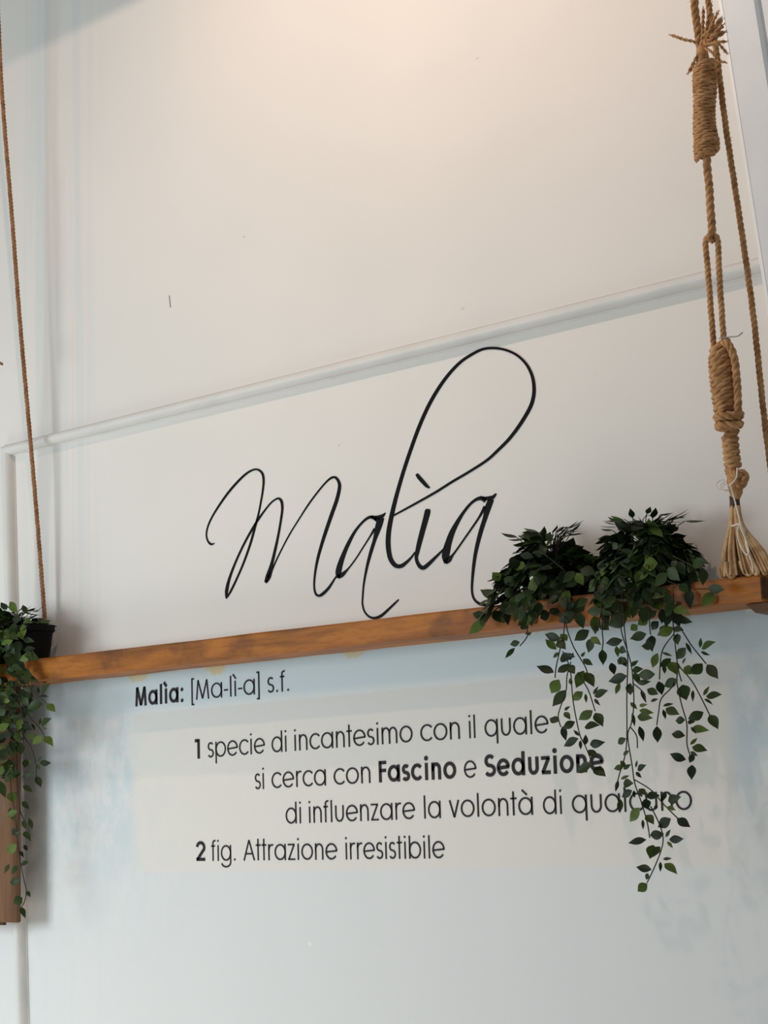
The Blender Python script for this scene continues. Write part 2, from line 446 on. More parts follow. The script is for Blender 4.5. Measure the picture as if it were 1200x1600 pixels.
# ------------------------------------------------------------------ lettering: printed definition
# geometric sans drawn from lines and arcs; x-height = 1
CAP, ASC, DESC = 1.27, 1.34, -0.40
def arc(cx, cy, rx, ry, a0, a1, n=20):
    return [(cx + rx * math.cos(math.radians(a0 + (a1 - a0) * i / n)), cy + ry * math.sin(math.radians(a0 + (a1 - a0) * i / n))) for i in range(n + 1)]
def dot(x, y, w):
    r = w * 0.62
    return [('fill', arc(x, y, r, r, 0, 360, 12))]
def glyph(ch, w):
    """(strokes, ink width, left kind, right kind)"""
    h = w / 2; r = .5 - h; o = .5
    if w > .15: W_ = .94
    else: W_ = 1.0
    rx = W_ / 2 - h; cx = W_ / 2
    circ = arc(cx, .5, rx, r, 0, 360, 30)
    if ch == 'o': return [circ], W_, 'r', 'r'
    if ch in 'aà':
        s = [circ, [(W_ - h, 0), (W_ - h, 1)]]
        if ch == 'à': s.append([(cx - .22, 1.40), (cx + .12, 1.12)])
        return s, W_, 'r', 's'
    if ch == 'd': return [circ, [(W_ - h, 0), (W_ - h, ASC)]], W_, 'r', 's'
    if ch == 'q': return [circ, [(W_ - h, DESC), (W_ - h, 1)]], W_, 'r', 's'
    if ch == 'p': return [circ, [(h, DESC), (h, 1)]], W_, 's', 'r'
    if ch == 'b': return [circ, [(h, 0), (h, ASC)]], W_, 's', 'r'
    if ch == 'g': return [circ, [(W_ - h, 1), (W_ - h, -.08)] + arc(cx, -.08, rx, .34 - h, 0, -165, 14)], W_, 'r', 's'
    if ch == 'c': return [arc(cx, .5, rx, r, 42, 318, 26)], .86, 'r', 'o'
    if ch == 'e': return [arc(cx, .5, rx, r, 2, 322, 28), [(h * 1.1, .47), (W_ - h * .6, .53)]], W_, 'r', 'r'
    if ch in 'iì':
        s = [[(h + .03, 0), (h + .03, 1)]]
        if ch == 'i': s += dot(h + .03, 1.27, w * 1.15)
        else: s.append([(h - .17, 1.42), (h + .10, 1.13)])
        return s, w + .06, 's', 's'
    if ch == 'l': return [[(h + .02, 0), (h + .02, ASC)]], w + .04, 's', 's'
    if ch == 'n':
        x = .70; rr = x / 2 - h
        return [[(h, 0), (h, 1)], [(h, .5)] + arc(x / 2, 1 - h - rr * 1.15, rr, rr * 1.15, 180, 0, 16) + [(x - h, 0)]], x, 's', 's'
    if ch == 'u':
        x = .72; rr = x / 2 - h
        return [[(h, 1)] + arc(x / 2, h + rr * 1.15, rr, rr * 1.15, 180, 360, 16) + [(x - h, 1)]], x, 's', 's'
    if ch == 'm':
        x = 1.22; q = x / 2; rr = q / 2 - h / 2
        return [[(h, 0), (h, 1)], [(h, .6)] + arc(h + rr, 1 - h - rr * 1.2, rr, rr * 1.2, 180, 0, 14) + [(h + 2 * rr, 0)],
                [(h + 2 * rr, .6)] + arc(h + 3 * rr, 1 - h - rr * 1.2, rr, rr * 1.2, 180, 0, 14) + [(h + 4 * rr, 0)]], 4 * rr + w, 's', 's'
    if ch == 'r': return [[(h, 0), (h, 1)], arc(h + .30, 1 - h - .30, .30, .30, 180, 72, 10)], .44, 's', 'o'
    if ch == 't': return [[(.20, 0), (.20, ASC)], [(0, 1 - h), (.42, 1 - h)]], .42, 'o', 'o'
    if ch == 'f': return [[(.17, 0), (.17, ASC - .22)] + arc(.17 + .2, ASC - .20, .2, .20 - h, 180, 75, 9), [(0, 1 - h), (.36, 1 - h)]], .42, 'o', 'o'
    if ch in 's':
        a = .235 - h * .1; c = .5 - h; q = c / 2
        return [arc(.29, 1 - h - q, .25 - h * .6, q, 35, 262, 16) + arc(.29, h + q, .27 - h * .6, q, 82, -150, 18)], .58, 'o', 'o'
    if ch == 'S':
        q = (CAP / 2 - h) / 2
        return [arc(.38, CAP - h - q, .33 - h * .5, q, 35, 262, 18) + arc(.38, h + q, .37 - h * .5, q, 82, -150, 20)], .76, 'o', 'o'
    if ch == 'z': return [[(.02, 1 - h), (.60, 1 - h)], [(.60 - h * .6, 1 - h), (.06 + h * .4, h)], [(.04, h), (.64, h)]], .66, 'o', 'o'
    if ch == 'v': return [[(h * .8, 1), (.37, .02)], [(.37, .02), (.74 - h * .8, 1)]], .74, 'o', 'o'
    if ch == 'M':
        x = 1.22 if w < .15 else 1.18
        return [[(h, 0), (.20, CAP)], [(.20, CAP), (x / 2, .05)], [(x / 2, .05), (x - .20, CAP)], [(x - .20, CAP), (x - h, 0)]], x, 's', 's'
    if ch == 'A': return [[(h * .8, 0), (.52, CAP)], [(.52, CAP), (1.04 - h * .8, 0)], [(.22, .42), (.82, .42)]], 1.04, 'o', 'o'
    if ch == 'F': return [[(h, 0), (h, CAP)], [(h, CAP - h), (.58, CAP - h)], [(h, .70), (.56, .70)]], .58, 's', 'o'
    if ch == '[': return [[(.24, ASC + .1 - h), (h, ASC + .1 - h)], [(h, ASC + .1), (h, -.34)], [(h, -.34 + h), (.24, -.34 + h)]], .24, 's', 'o'
    if ch == ']': return [[(0, ASC + .1 - h), (.24 - h, ASC + .1 - h)], [(.24 - h, ASC + .1), (.24 - h, -.34)], [(.24 - h, -.34 + h), (0, -.34 + h)]], .24, 'o', 's'
    if ch == '-': return [[(0, .46), (.36, .46)]], .36, 'o', 'o'
    if ch == '.': return dot(.1, .08, w * 1.2), .2, 's', 's'
    if ch == ':': return dot(.12, .10, w * 1.0) + dot(.12, .82, w * 1.0), .24, 's', 's'
    if ch == '1': return [[(.50 - h, 0), (.50 - h, CAP)], [(.50 - h, CAP - h * .9), (.06, CAP - h * .9)]], .50, 'o', 's'
    if ch == '2': return [arc(.41, CAP - h - .31, .40 - h * .6, .31, 172, -20, 18) + [(.60, .62), (.07 + h * .3, h)], [(.0, h), (.82, h)]], .82, 'o', 'o'
    raise ValueError(ch)
BEAR = {'r': .07, 's': .13, 'o': .055}
def stroke_poly(pts, w):
    """flat ribbon outline of a polyline, butt ends, mitred joints"""
    n = len(pts); L = []; R = []
    closed = math.hypot(pts[0][0] - pts[-1][0], pts[0][1] - pts[-1][1]) < 1e-6
    for i in range(n):
        a = pts[i - 1] if i > 0 else (pts[-2] if closed else pts[0]); b = pts[i + 1] if i < n - 1 else (pts[1] if closed else pts[-1])
        p = pts[i]
        d1 = (p[0] - a[0], p[1] - a[1]); d2 = (b[0] - p[0], b[1] - p[1])
        l1 = math.hypot(*d1); l2 = math.hypot(*d2)
        if l1 < 1e-9: d1 = d2; l1 = l2
        if l2 < 1e-9: d2 = d1; l2 = l1
        n1 = (-d1[1] / l1, d1[0] / l1); n2 = (-d2[1] / l2, d2[0] / l2)
        m = (n1[0] + n2[0], n1[1] + n2[1]); ml = math.hypot(*m) or 1
        m = (m[0] / ml, m[1] / ml); c = max(.5, m[0] * n1[0] + m[1] * n1[1])
        k = w / 2 / c
        L.append((p[0] + m[0] * k, p[1] + m[1] * k)); R.append((p[0] - m[0] * k, p[1] - m[1] * k))
    return L, R
TH = 0.0012
def add_word(bm, text, u0, b0, u1, b1, bold, xh):
    """text whose ink runs from pixel u0 to u1 on the baseline b0 -> b1, set on the wall"""
    w = .205 if bold else .102
    x = 0; items = []; first = True
    for ch in text:
        st, adv, lk, rk = glyph(ch, w)
        if not first: x += BEAR[lk]
        items.append((st, x)); x += adv + BEAR[rk]; last = BEAR[rk]; first = False
    total = x - last
    A_ = P(u0, b0); B_ = P(u1, b1); sx = (B_.x - A_.x) / total
    def W3(p, dy):
        X = A_.x + p[0] * sx; t = (X - A_.x) / (B_.x - A_.x)
        return Vector((X, dy, A_.z + (B_.z - A_.z) * t + p[1] * xh))
    for st, ox in items:
        for s in st:
            if s[0] == 'fill':
                vs = [bm.verts.new(W3((p[0] + ox, p[1]), -TH)) for p in s[1][:-1]]; bm.faces.new(vs); continue
            s2 = [(p[0] + ox, p[1]) for p in s]
            L, R = stroke_poly(s2, w)
            fl = [bm.verts.new(W3(p, -TH)) for p in L]; fr_ = [bm.verts.new(W3(p, -TH)) for p in R]
            bl = [bm.verts.new(W3(p, -.0002)) for p in L]; br = [bm.verts.new(W3(p, -.0002)) for p in R]
            for i in range(len(L) - 1):
                bm.faces.new((fl[i], fl[i + 1], fr_[i + 1], fr_[i]))
                bm.faces.new((bl[i], bl[i + 1], fl[i + 1], fl[i])); bm.faces.new((fr_[i], fr_[i + 1], br[i + 1], br[i]))
            for e in (0, len(L) - 1): bm.faces.new((fl[e], fr_[e], br[e], bl[e]))
    return sx / xh
XH = 26.2 * mpp(P(600, 1200))
LINES = [
 ([('Malìa:', 212, 1104, 286.7, 1096.6, 1)], [('[Ma-lì-a]', 299.7, 1094.2, 405.9, 1084.4, 0), ('s.f.', 418.4, 1083, 452.4, 1079.8, 0)]),
 ([('1', 304.2, 1186, 312.5, 1185.3, 1)], [('specie', 325, 1184.2, 414.2, 1177.2, 0), ('di', 425, 1176.2, 448.3, 1174.4, 0), ('incantesimo', 460.3, 1173.4, 645, 1159.6, 0), ('con', 657.5, 1159, 718.8, 1154.6, 0), ('il', 733.3, 1153.8, 743.3, 1153.1, 0), ('quale', 758, 1152, 857.5, 1145.4, 0)]),
 ([('Fascino', 592.8, 1222.7, 713.2, 1216.6, 1), ('Seduzione', 758.3, 1214.2, 943.9, 1205.5, 1)], [('si', 398.7, 1233.6, 413.1, 1232.8, 0), ('cerca', 425, 1232, 509.5, 1227.4, 0), ('con', 522, 1226.6, 579, 1223.4, 0), ('e', 725.8, 1216, 745, 1215, 0)]),
 ([], [('di', 447, 1287.4, 471, 1286.5, 0), ('influenzare', 483, 1286, 649, 1279.8, 0), ('la', 663, 1279.2, 689, 1278.3, 0), ('volontà', 702.7, 1277.8, 833, 1273.2, 0), ('di', 849.3, 1272.8, 878.6, 1271.8, 0), ('qualcuno', 894.5, 1271.2, 1081.8, 1265.4, 0)]),
 ([('2', 307.4, 1345.3, 320.8, 1345.2, 1)], [('fig.', 330.7, 1345.3, 368.8, 1345, 0), ('Attrazione', 381, 1344.6, 527.5, 1343.2, 0), ('irresistibile', 540.3, 1343, 695.3, 1341.2, 0)]),
]
defn = thing('definition_lettering', P(600, 1210), 'charcoal printed dictionary definition in five lines on the wall below the shelf', 'wall lettering')
for bold, reg in LINES:
    f0 = (bold + reg)[0]
    ln = bpy.data.objects.new('text_line', None); COL.objects.link(ln); ln.empty_display_size = 0.02
    ln.parent = defn; ln.location = P(f0[1], f0[2]) - Vector(defn.location)
    for t, isb in [(t, True) for t in bold] + [(t, False) for t in reg]:
        bm = bmesh.new(); kk = add_word(bm, *t[:5], isb, XH); print(t[0], round(kk, 3))
        o = link('numeral' if t[0] in '12' else 'word', bm, M_print)
        o.parent = ln; o.matrix_parent_inverse = Matrix.Translation(-P(f0[1], f0[2]))
        if isb: o['label'] = 'bold numeral' if t[0] in '12' else 'bold word'

# ------------------------------------------------------------------ shelf
YF, YB = -0.118, -0.024
ta, ba = P(-32, 1039.5, YF), P(-32, 1073.5, YF)
tb, bb = P(1187, 897, YF), P(1187, 939.5, YF)
shelf = thing('hanging_shelf', P(600, 1000, (YF + YB) / 2), 'long brown wooden plank shelf hung from ropes, carrying the potted plants', 'shelf')
bm = bmesh.new()
N = 60; ring = []
for i in range(N + 1):
    t = i / N; tp = ta.lerp(tb, t); bt = ba.lerp(bb, t)
    wv_ = lambda q: 0.0011 * noise.noise(Vector((tp.x * 6, q * 9.0, 3.3)))
    c = 0.004
    sec = [(YF, tp.z - c, 1), (YF + c, tp.z, 2), (YB - c, tp.z, 3), (YB, tp.z - c, 4), (YB, bt.z + c, 5), (YB - c, bt.z, 6), (YF + c * 1.2, bt.z, 7), (YF, bt.z + c * .8, 8)]
    ring.append([bm.verts.new((tp.x, y + wv_(q), z + wv_(q + 20))) for y, z, q in sec])
for a, b in zip(ring, ring[1:]):
    for k in range(8): bm.faces.new((a[k], b[k], b[(k + 1) % 8], a[(k + 1) % 8]))
bm.faces.new(ring[0]); bm.faces.new(ring[-1][::-1])
bmesh.ops.recalc_face_normals(bm, faces=bm.faces)
link('plank', bm, M_wood, shelf)
bm = bmesh.new()
ed = [ring_p for ring_p in ((YF + .0005, tb.z - .002), (YB - .002, tb.z - .002), (YB - .002, bb.z + .002), (YF + .0005, bb.z + .002))]
x0 = min(tb.x, bb.x) - .0005
v1 = [bm.verts.new((x0, y, z)) for y, z in ed]; v2 = [bm.verts.new((x0 + .004, y + (.003 if i in (0, 3) else -.003), z + (-.003 if i < 2 else .003))) for i, (y, z) in enumerate(ed)]
for k in range(4): bm.faces.new((v1[k], v1[(k + 1) % 4], v2[(k + 1) % 4], v2[k]))
bm.faces.new(v2)
bmesh.ops.recalc_face_normals(bm, faces=bm.faces)
o = link('end_cap', bm, M_wood_dark, shelf); o['label'] = 'dark end grain'
# battens that carry the plank
for (u0, u1, v) in ((1165, 1400, 948), (20, 66, 1066)):
    y0 = -0.10; tz = (bb.z if u0 > 600 else ba.lerp(bb, .07).z) - .0005
    xa, xb = P(u0, v, y0).x, P(u1, v, y0).x
    bm = bmesh.new()
    pr = [(y0, tz), (y0 + .010, tz - .014), (0.0, tz - .014), (0.0, tz)]
    if u0 < 600: pr = [(y0, tz), (y0, tz - .004), (y0 + .012, tz - .004), (y0 + .012, tz)]
    a = [bm.verts.new((xa + (.012 if i == 1 else 0), y, z)) for i, (y, z) in enumerate(pr)]; b = [bm.verts.new((xb, y, z)) for y, z in pr]
    for k in range(4): bm.faces.new((a[k], a[(k + 1) % 4], b[(k + 1) % 4], b[k]))
    bm.faces.new(a[::-1]); bm.faces.new(b)
    bmesh.ops.recalc_face_normals(bm, faces=bm.faces)
    link('batten', bm, M_wood_dark if u0 > 600 else M_boxwood, shelf)
def shelf_z(x):
    t = (x - ta.x) / (tb.x - ta.x); return ta.z + (tb.z - ta.z) * t

# ------------------------------------------------------------------ brown box on the wall at the left
yb = -0.075
q1 = P(26.5, 1446, yb); q0 = P(-60, 1455, yb); qt = P(20, 1085, yb)
bx = thing('hanging_board', Vector(((q0.x + q1.x) / 2, yb, q1.z)), 'brown wooden board hanging under the left end of the shelf, behind the leaves', 'board')
bm = bmesh.new(); box(bm, (q0.x, yb, q1.z + .006), (q1.x, yb + .012, ba.z - .001))
bmesh.ops.bevel(bm, geom=bm.edges[:], offset=.002, segments=2, affect='EDGES')
link('panel', bm, M_boxwood, bx, True)
bm = bmesh.new(); box(bm, (q0.x + .004, yb + .002, q1.z), (P(4, 1446, yb).x, yb + .010, q1.z + .0065))
link('base_edge', bm, M_wood_dark, bx)

# ------------------------------------------------------------------ ropes
def PP(l): return [P(u, v, y) for u, v, y in l]
YR = -0.095
knot = thing('knotted_rope', P(1165, 893, YR), 'thick knotted jute rope with wrapped turns and a pale tassel at the shelf end', 'rope')
# upper rope down to the interlocked loop
def part_rope(name, paths, r, mat, parent, pitch=None, hairs=0):
    bm = bmesh.new()
    for p in paths: twisted(bm, crom(p, 6), r, 3, pitch, 5, hairs)
    bmesh.ops.recalc_face_normals(bm, faces=bm.faces)
    return link(name, bm, mat, parent, True)
m0 = mpp(P(1110, 300, -.14))
yk = lambda v: -0.095 - 0.075 * (900 - v) / 900.0          # leans into the room with height
up = [(1080, -120), (1085, 0), (1092, 60), (1099, 105), (1104, 240), (1108.5, 300), (1112, 352), (1112.5, 372)]
part_rope('upper_rope', [PP([(u, v, yk(v)) for u, v in up])], 6.6 * m0, M_rope, knot, hairs=20)
part_rope('upper_bight', [PP([(1113, 365, yk(365) + .008), (1115, 373, yk(370) + .004), (1113, 377, yk(370) - .004), (1109, 373, yk(365) - .009), (1110, 360, yk(360) - .009)])], 4.2 * m0, M_rope, knot)
loop = [(1116, 545), (1112, 500), (1107.5, 440), (1104, 400), (1102.5, 380), (1106, 369.5), (1113, 367), (1120, 371), (1122, 384), (1124, 430), (1128, 490), (1132, 545)]
part_rope('loop', [PP([(u, v, yk(v)) for u, v in loop])], 4.9 * m0, M_rope, knot, hairs=16)
# upper wrapping
cp_ = [(1099.5, 99), (1101.5, 140), (1100, 190), (1103, 220), (1105, 243)]
cpath = crom(PP([(u, v, yk(v)) for u, v in cp_]), 8)
hel = coil([Vector(p) for p in cpath], lambda s: (15.2 + 1.0 * math.sin(s * 9) - 1.2 * (s < .08) + 1.5 * (s > .85)) * m0, 21, 16, 0.4, 0.35)
bm = bmesh.new(); twisted(bm, hel, 4.1 * m0, 3, 4.1 * m0 * 7, 5)
tube(bm, cpath, 13.5 * m0, 12)
bmesh.ops.recalc_face_normals(bm, faces=bm.faces)
link('upper_wrapping', bm, M_rope, knot, True)
# second wrapping: slanted turns, a bundle at its foot, then a thinner coil
c1 = crom(PP([(1124, 540, yk(540)), (1130, 585, yk(585)), (1134, 643, yk(643))]), 8)
hel = coil([Vector(p) for p in c1], lambda s: (14.0 + 3.5 * math.sin(PI * min(1, s * 1.15) ** .8) - 2 * (s < .08)) * m0, 9, 16, 0.0, 0.8)
bm = bmesh.new(); twisted(bm, hel, 5.6 * m0, 3, 5.6 * m0 * 7, 6)
tube(bm, c1, 14.5 * m0, 12)
twisted(bm, crom(PP([(1130, 535, yk(535) - .012), (1140, 541, yk(545) - .014), (1148, 562, yk(560) - .010), (1151, 590, yk(590) - .006), (1153, 620, yk(620) - .004), (1153, 650, yk(650) - .002)]), 8), 6.2 * m0, 3, None, 6)
bmesh.ops.recalc_face_normals(bm, faces=bm.faces)
link('middle_wrapping', bm, M_rope, knot, True)
c2 = crom(PP([(1138, 646, yk(646)), (1139, 674, yk(674))]), 8)
hel = coil([Vector(p) for p in c2], lambda s: (18.5 - 2.5 * s) * m0, 2, 18, 2.6, -0.16)
c3 = crom(PP([(1140, 676, yk(676)), (1142, 700, yk(700)), (1146, 736, yk(736))]), 8)
hel3 = coil([Vector(p) for p in c3], lambda s: 8.8 * m0, 6, 14, 1.2, 0.25)
bm = bmesh.new(); twisted(bm, hel, 6.8 * m0, 3, None, 6); twisted(bm, hel3, 5.6 * m0, 3, None, 6)
tube(bm, c2, 14 * m0, 12); tube(bm, c3, 8 * m0, 10)
bmesh.ops.recalc_face_normals(bm, faces=bm.faces)
link('lower_wrapping', bm, M_rope, knot, True)
bm = bmesh.new()
twisted(bm, crom(PP([(1140, 733, yk(733) - .004), (1150, 742, yk(740) - .012), (1160, 738, yk(738) - .008), (1165, 746, yk(745)), (1160, 757, yk(757)), (1152, 762, yk(762) - .006), (1144, 752, yk(752) - .006)]), 8), 6.0 * m0, 3, None, 6)
tube(bm, PP([(1146, 738, yk(738)), (1149, 755, yk(755)), (1150, 770, yk(770)), (1148.5, 780, yk(780))]), [11 * m0, 12.5 * m0, 10.5 * m0, 7 * m0], 12)
bmesh.ops.recalc_face_normals(bm, faces=bm.faces)
link('end_knot', bm, M_rope, knot, True)
bm = bmesh.new(); tube(bm, PP([(1147.5, 775, yk(775)), (1148.5, 793, yk(793))]), 8.0 * m0, 12)
link('tape_band', bm, M_tape, knot, True)
# tassel of loose strands standing on the plank
bm = bmesh.new(); rng = random.Random(4)
for i in range(95):
    a = rng.uniform(-1, 1); yd = rng.uniform(-1, 1)
    xb_ = 1168 + a * 40 + (3 if a > 0 else 0); ye = YR + yd * .026
    xe = P(xb_, 893, ye)
    zt = shelf_z(xe.x)
    top_ = P(1148.5 + a * 6, 790, yk(790) + yd * .006)
    mid = P(1151 + a * 11, 822, yk(822) + yd * .008)
    low = P(1158 + a * 27 + max(0, a) * 8, 860, YR + yd * .02)
    foot = Vector((xe.x, ye, zt + .003))
    pts = [top_, mid, low, foot]
    if rng.random() < .45:                                   # some strands turn back on themselves
        bk = foot + Vector((rng.uniform(-.012, .012), rng.uniform(-.006, .006), .002)); pts += [bk, bk + Vector((rng.uniform(-.01, .01), 0, .02))]
    tube(bm, crom(pts, 6), rng.uniform(1.5, 3.1) * m0, 6)
bmesh.ops.recalc_face_normals(bm, faces=bm.faces)
o = link('tassel', bm, M_tassel, knot, True); o['label'] = 'pale frayed tassel'
# thin white string with a bow
bm = bmesh.new()
ys = YR - .022
tube(bm, crom(PP([(1152, 731, yk(731) - .014), (1151, 745, yk(745) - .018), (1145, 754, yk(754) - .018), (1140, 758, yk(757) - .014)]), 6), 1.3 * m0, 5)
tube(bm, crom(PP([(1141, 757, yk(757) - .016), (1147, 778, yk(778) - .014), (1154, 805, ys), (1157, 818, ys), (1163, 835, ys - .003), (1168, 860, ys - .006), (1175, 880, ys - .007), (1177, 894, ys - .007)]), 6), 1.25 * m0, 5)
tube(bm, crom(PP([(1143, 822, yk(822) - .013), (1150, 820, ys), (1157, 818, ys), (1160, 822, ys + .01)]), 6), 1.25 * m0, 5)
tube(bm, crom(PP([(1157, 818, ys), (1152, 830, ys - .004), (1156, 850, ys - .006), (1165, 866, ys - .008), (1170, 862, ys - .008), (1166, 846, ys - .006), (1159, 828, ys - .003), (1157, 818, ys)]), 6), 1.25 * m0, 5)
o = link('string', bm, M_string, knot, True); o['label'] = 'thin white string tied in a bow'
bm = bmesh.new()
for k in range(3):
    c = P(1131 - 3 * (k == 0) + 2 * k, 757 + 2 * k, yk(757) - .012); rr = (8 - k) * m0
    tube(bm, [c + Vector((rr * math.cos(t), rr * .5 * math.sin(t * 1.3), rr * math.sin(t))) for t in [k + 0.35 * i for i in range(15)]], .7 * m0, 4)
o = link('string_end', bm, M_string, knot, True)
bm = bmesh.new()
tube(bm, crom(PP([(1124, 529, yk(529) - .008), (1134, 527, yk(527) - .012), (1152, 525.5, yk(525) - .014), (1156, 523, yk(523) - .014), (1160.5, 519.5, yk(520) - .014)]), 5), 1.1 * m0, 5)
o = link('wire_tie', bm, M_wire, knot, True); o['label'] = 'bent grey wire'
# frayed strands at the top of the upper wrapping
bm = bmesh.new(); rng = random.Random(9)
def fray(l, r0, r1):
    c = crom(PP(l), 6); n = len(c)
    twisted(bm, c, r0, 2, r0 * 6, 5)
    e = Vector(c[-1]); d = (Vector(c[-1]) - Vector(c[-3])).normalized()
    for _ in range(7):
        v = (d + Vector((rng.uniform(-.5, .5), rng.uniform(-.5, .5), rng.uniform(-.5, .5)))).normalized()
        tube(bm, [e - d * .002, e + v * rng.uniform(.002, .007)], .0005, 3)
yt = yk(75)
for l, r in (([(1096, 78, yt), (1086, 66, yt - .01), (1070, 62, yt - .02), (1050, 55, yt - .02)], 2.7),
             ([(1094, 82, yt), (1087, 92, yt - .012), (1077, 112, yt - .012)], 3.0),
             ([(1096, 76, yt), (1098, 50, yt - .012), (1099, 16, yt - .012)], 2.8),
             ([(1098, 76, yt), (1104, 45, yt - .012), (1111, 8, yt - .012)], 3.4),
             ([(1099, 74, yt), (1108, 48, yt - .016), (1121, 20, yt - .016)], 2.7),
             ([(1099, 74, yt), (1112, 52, yt - .010), (1127, 30, yt - .006)], 4.6),
             ([(1100, 74, yt), (1114, 56, yt - .018), (1129, 40, yt - .018)], 4.2),
             ([(1100, 72, yt), (1116, 60, yt - .012), (1131, 50, yt - .008)], 4.0),
             ([(1102, 70, yt), (1116, 66, yt - .018), (1133, 65, yt - .014)], 2.6),
             ([(1102, 72, yt), (1120, 68, yt - .014), (1128, 74, yt - .012), (1135, 82, yt - .010)], 2.5),
             ([(1100, 74, yt), (1113, 82, yt - .02), (1121, 94, yt - .02), (1132, 97, yt - .018)], 2.6),
             ([(1104, 68, yt), (1110, 40, yt + .004), (1113, 25, yt + .004)], 3.0)):
    fray(l, r * m0, 0)
tube(bm, PP([(1095, 70, yt), (1097, 82, yt), (1099, 100, yt)]), [7 * m0, 9.5 * m0, 11 * m0], 10)
bmesh.ops.recalc_face_normals(bm, faces=bm.faces)
link('frayed_end', bm, M_rope, knot, True)

# plain rope behind it, down to the rear corner
yk2 = lambda v: -0.040 - 0.10 * (900 - v) / 900.0
rr = [(1092, -120), (1106, 0), (1118, 70), (1133, 190), (1148, 290), (1163, 390), (1178, 500), (1195, 660), (1212, 790)]
pts = PP([(u, v, yk2(v)) for u, v in rr])
e = P(1226, 890, -0.04); pts.append(Vector((e.x, -0.04, shelf_z(tb.x) + .002)))
bm = bmesh.new(); twisted(bm, crom(pts, 6), 5.0 * m0, 3, None, 5, 30)
bmesh.ops.recalc_face_normals(bm, faces=bm.faces)
o = link('hanging_rope', bm, M_rope, None, True)
tag(o, 'plain thin brown rope running straight down beside the white frame at the right', 'rope', 'ropes that hold the shelf')
# left ropes
yl = lambda v: -0.031 - 0.10 * (970 - v) / 970.0
lp = [(-12, -120), (-4, 0), (1.5, 118), (8, 210), (18, 330), (31, 500), (45, 660), (57, 800), (68, 940), (70, 972)]
pts = PP([(u, v, yl(v)) for u, v in lp]); e = P(73, 1030, -.031)
pts.append(Vector((e.x, -.031, shelf_z(e.x) + .002)))
m1 = mpp(P(40, 500))
bm = bmesh.new(); twisted(bm, crom(pts, 6), 3.3 * m1, 3, None, 5, 24)
bmesh.ops.recalc_face_normals(bm, faces=bm.faces)
o = link('hanging_rope', bm, M_rope_left, None, True)
tag(o, 'thin brown rope at the left coming down behind the black plant pot', 'rope', 'ropes that hold the shelf')
bm = bmesh.new()
pts = PP([(-30, 300, -.17), (-18, 567, -.15), (-8, 800, -.11)]); e = P(-3, 1036, -.10); pts.append(Vector((e.x, -.10, shelf_z(e.x) + .002)))
twisted(bm, crom(pts, 6), 3.6 * m1, 3, None, 5)
twisted(bm, crom(PP([(-17, 560, -.152), (-8, 563, -.158), (4, 569, -.16)]), 5), 2.2 * m1, 2, None, 5)
bmesh.ops.recalc_face_normals(bm, faces=bm.faces)
o = link('hanging_rope', bm, M_rope_left, None, True)
tag(o, 'brown rope whose frayed tip just shows at the left edge of the photo', 'rope', 'ropes that hold the shelf')

# ------------------------------------------------------------------ plants
TOCAM = lambda p: (CAM - p).normalized()
PROF = [(0, .05), (.08, .36), (.22, .80), (.38, 1.0), (.54, .93), (.70, .66), (.84, .32), (.94, .10), (1, 0.0)]
def add_leaf(bm, base, tip, wid, nrm, fold=.25, curl=.12):
    d = tip - base; L = d.length
    if L < 1e-5: return
    d = d / L
    side = d.cross(nrm)
    side = side.normalized() if side.length > 1e-4 else d.orthogonal().normalized()
    n = side.cross(d).normalized()
    rows = []
    for t, w in PROF:
        c = base + d * (L * t) + n * (curl * L * math.sin(PI * t) * 0.6)
        hw = wid / 2 * w
        rows.append((c, c + side * hw + n * (fold * hw), c - side * hw + n * (fold * hw)))
    vs = []
    for i, (c, a, b) in enumerate(rows):
        if i == len(rows) - 1: vs.append((bm.verts.new(c),))
        else: vs.append((bm.verts.new(c), bm.verts.new(a), bm.verts.new(b)))
    for i in range(len(rows) - 2):
        c0, a0, b0 = vs[i]; c1_, a1, b1 = vs[i + 1]
        bm.faces.new((c0, c1_, a1, a0)); bm.faces.new((c0, b0, b1, c1_))
    c0, a0, b0 = vs[-2]; tp = vs[-1][0]
    bm.faces.new((c0, tp, a0)); bm.faces.new((c0, b0, tp))
def clampy(p, lim=-.008):
    if p.y > lim: p.y = lim
    return p
rng = random.Random(21)
def traced_leaf(bm, bx_, by_, tx_, ty_, w, y, k=1.04):
    yb_ = y + rng.uniform(-.012, .012); L = math.hypot(tx_ - bx_, ty_ - by_)
    m = mpp(P(bx_, by_, y))
    yt_ = min(yb_ + rng.uniform(-.4, .35) * L * m, -.008)
    b = P(bx_, by_, yb_); t = P(tx_, ty_, yt_)
    nr = (TOCAM(b) + Vector((rng.uniform(-.45, .45), 0, rng.uniform(-.2, .5)))).normalized()
    add_leaf(bm, b, t, w * m * k, nr, rng.uniform(.1, .35), rng.uniform(-.05, .16))

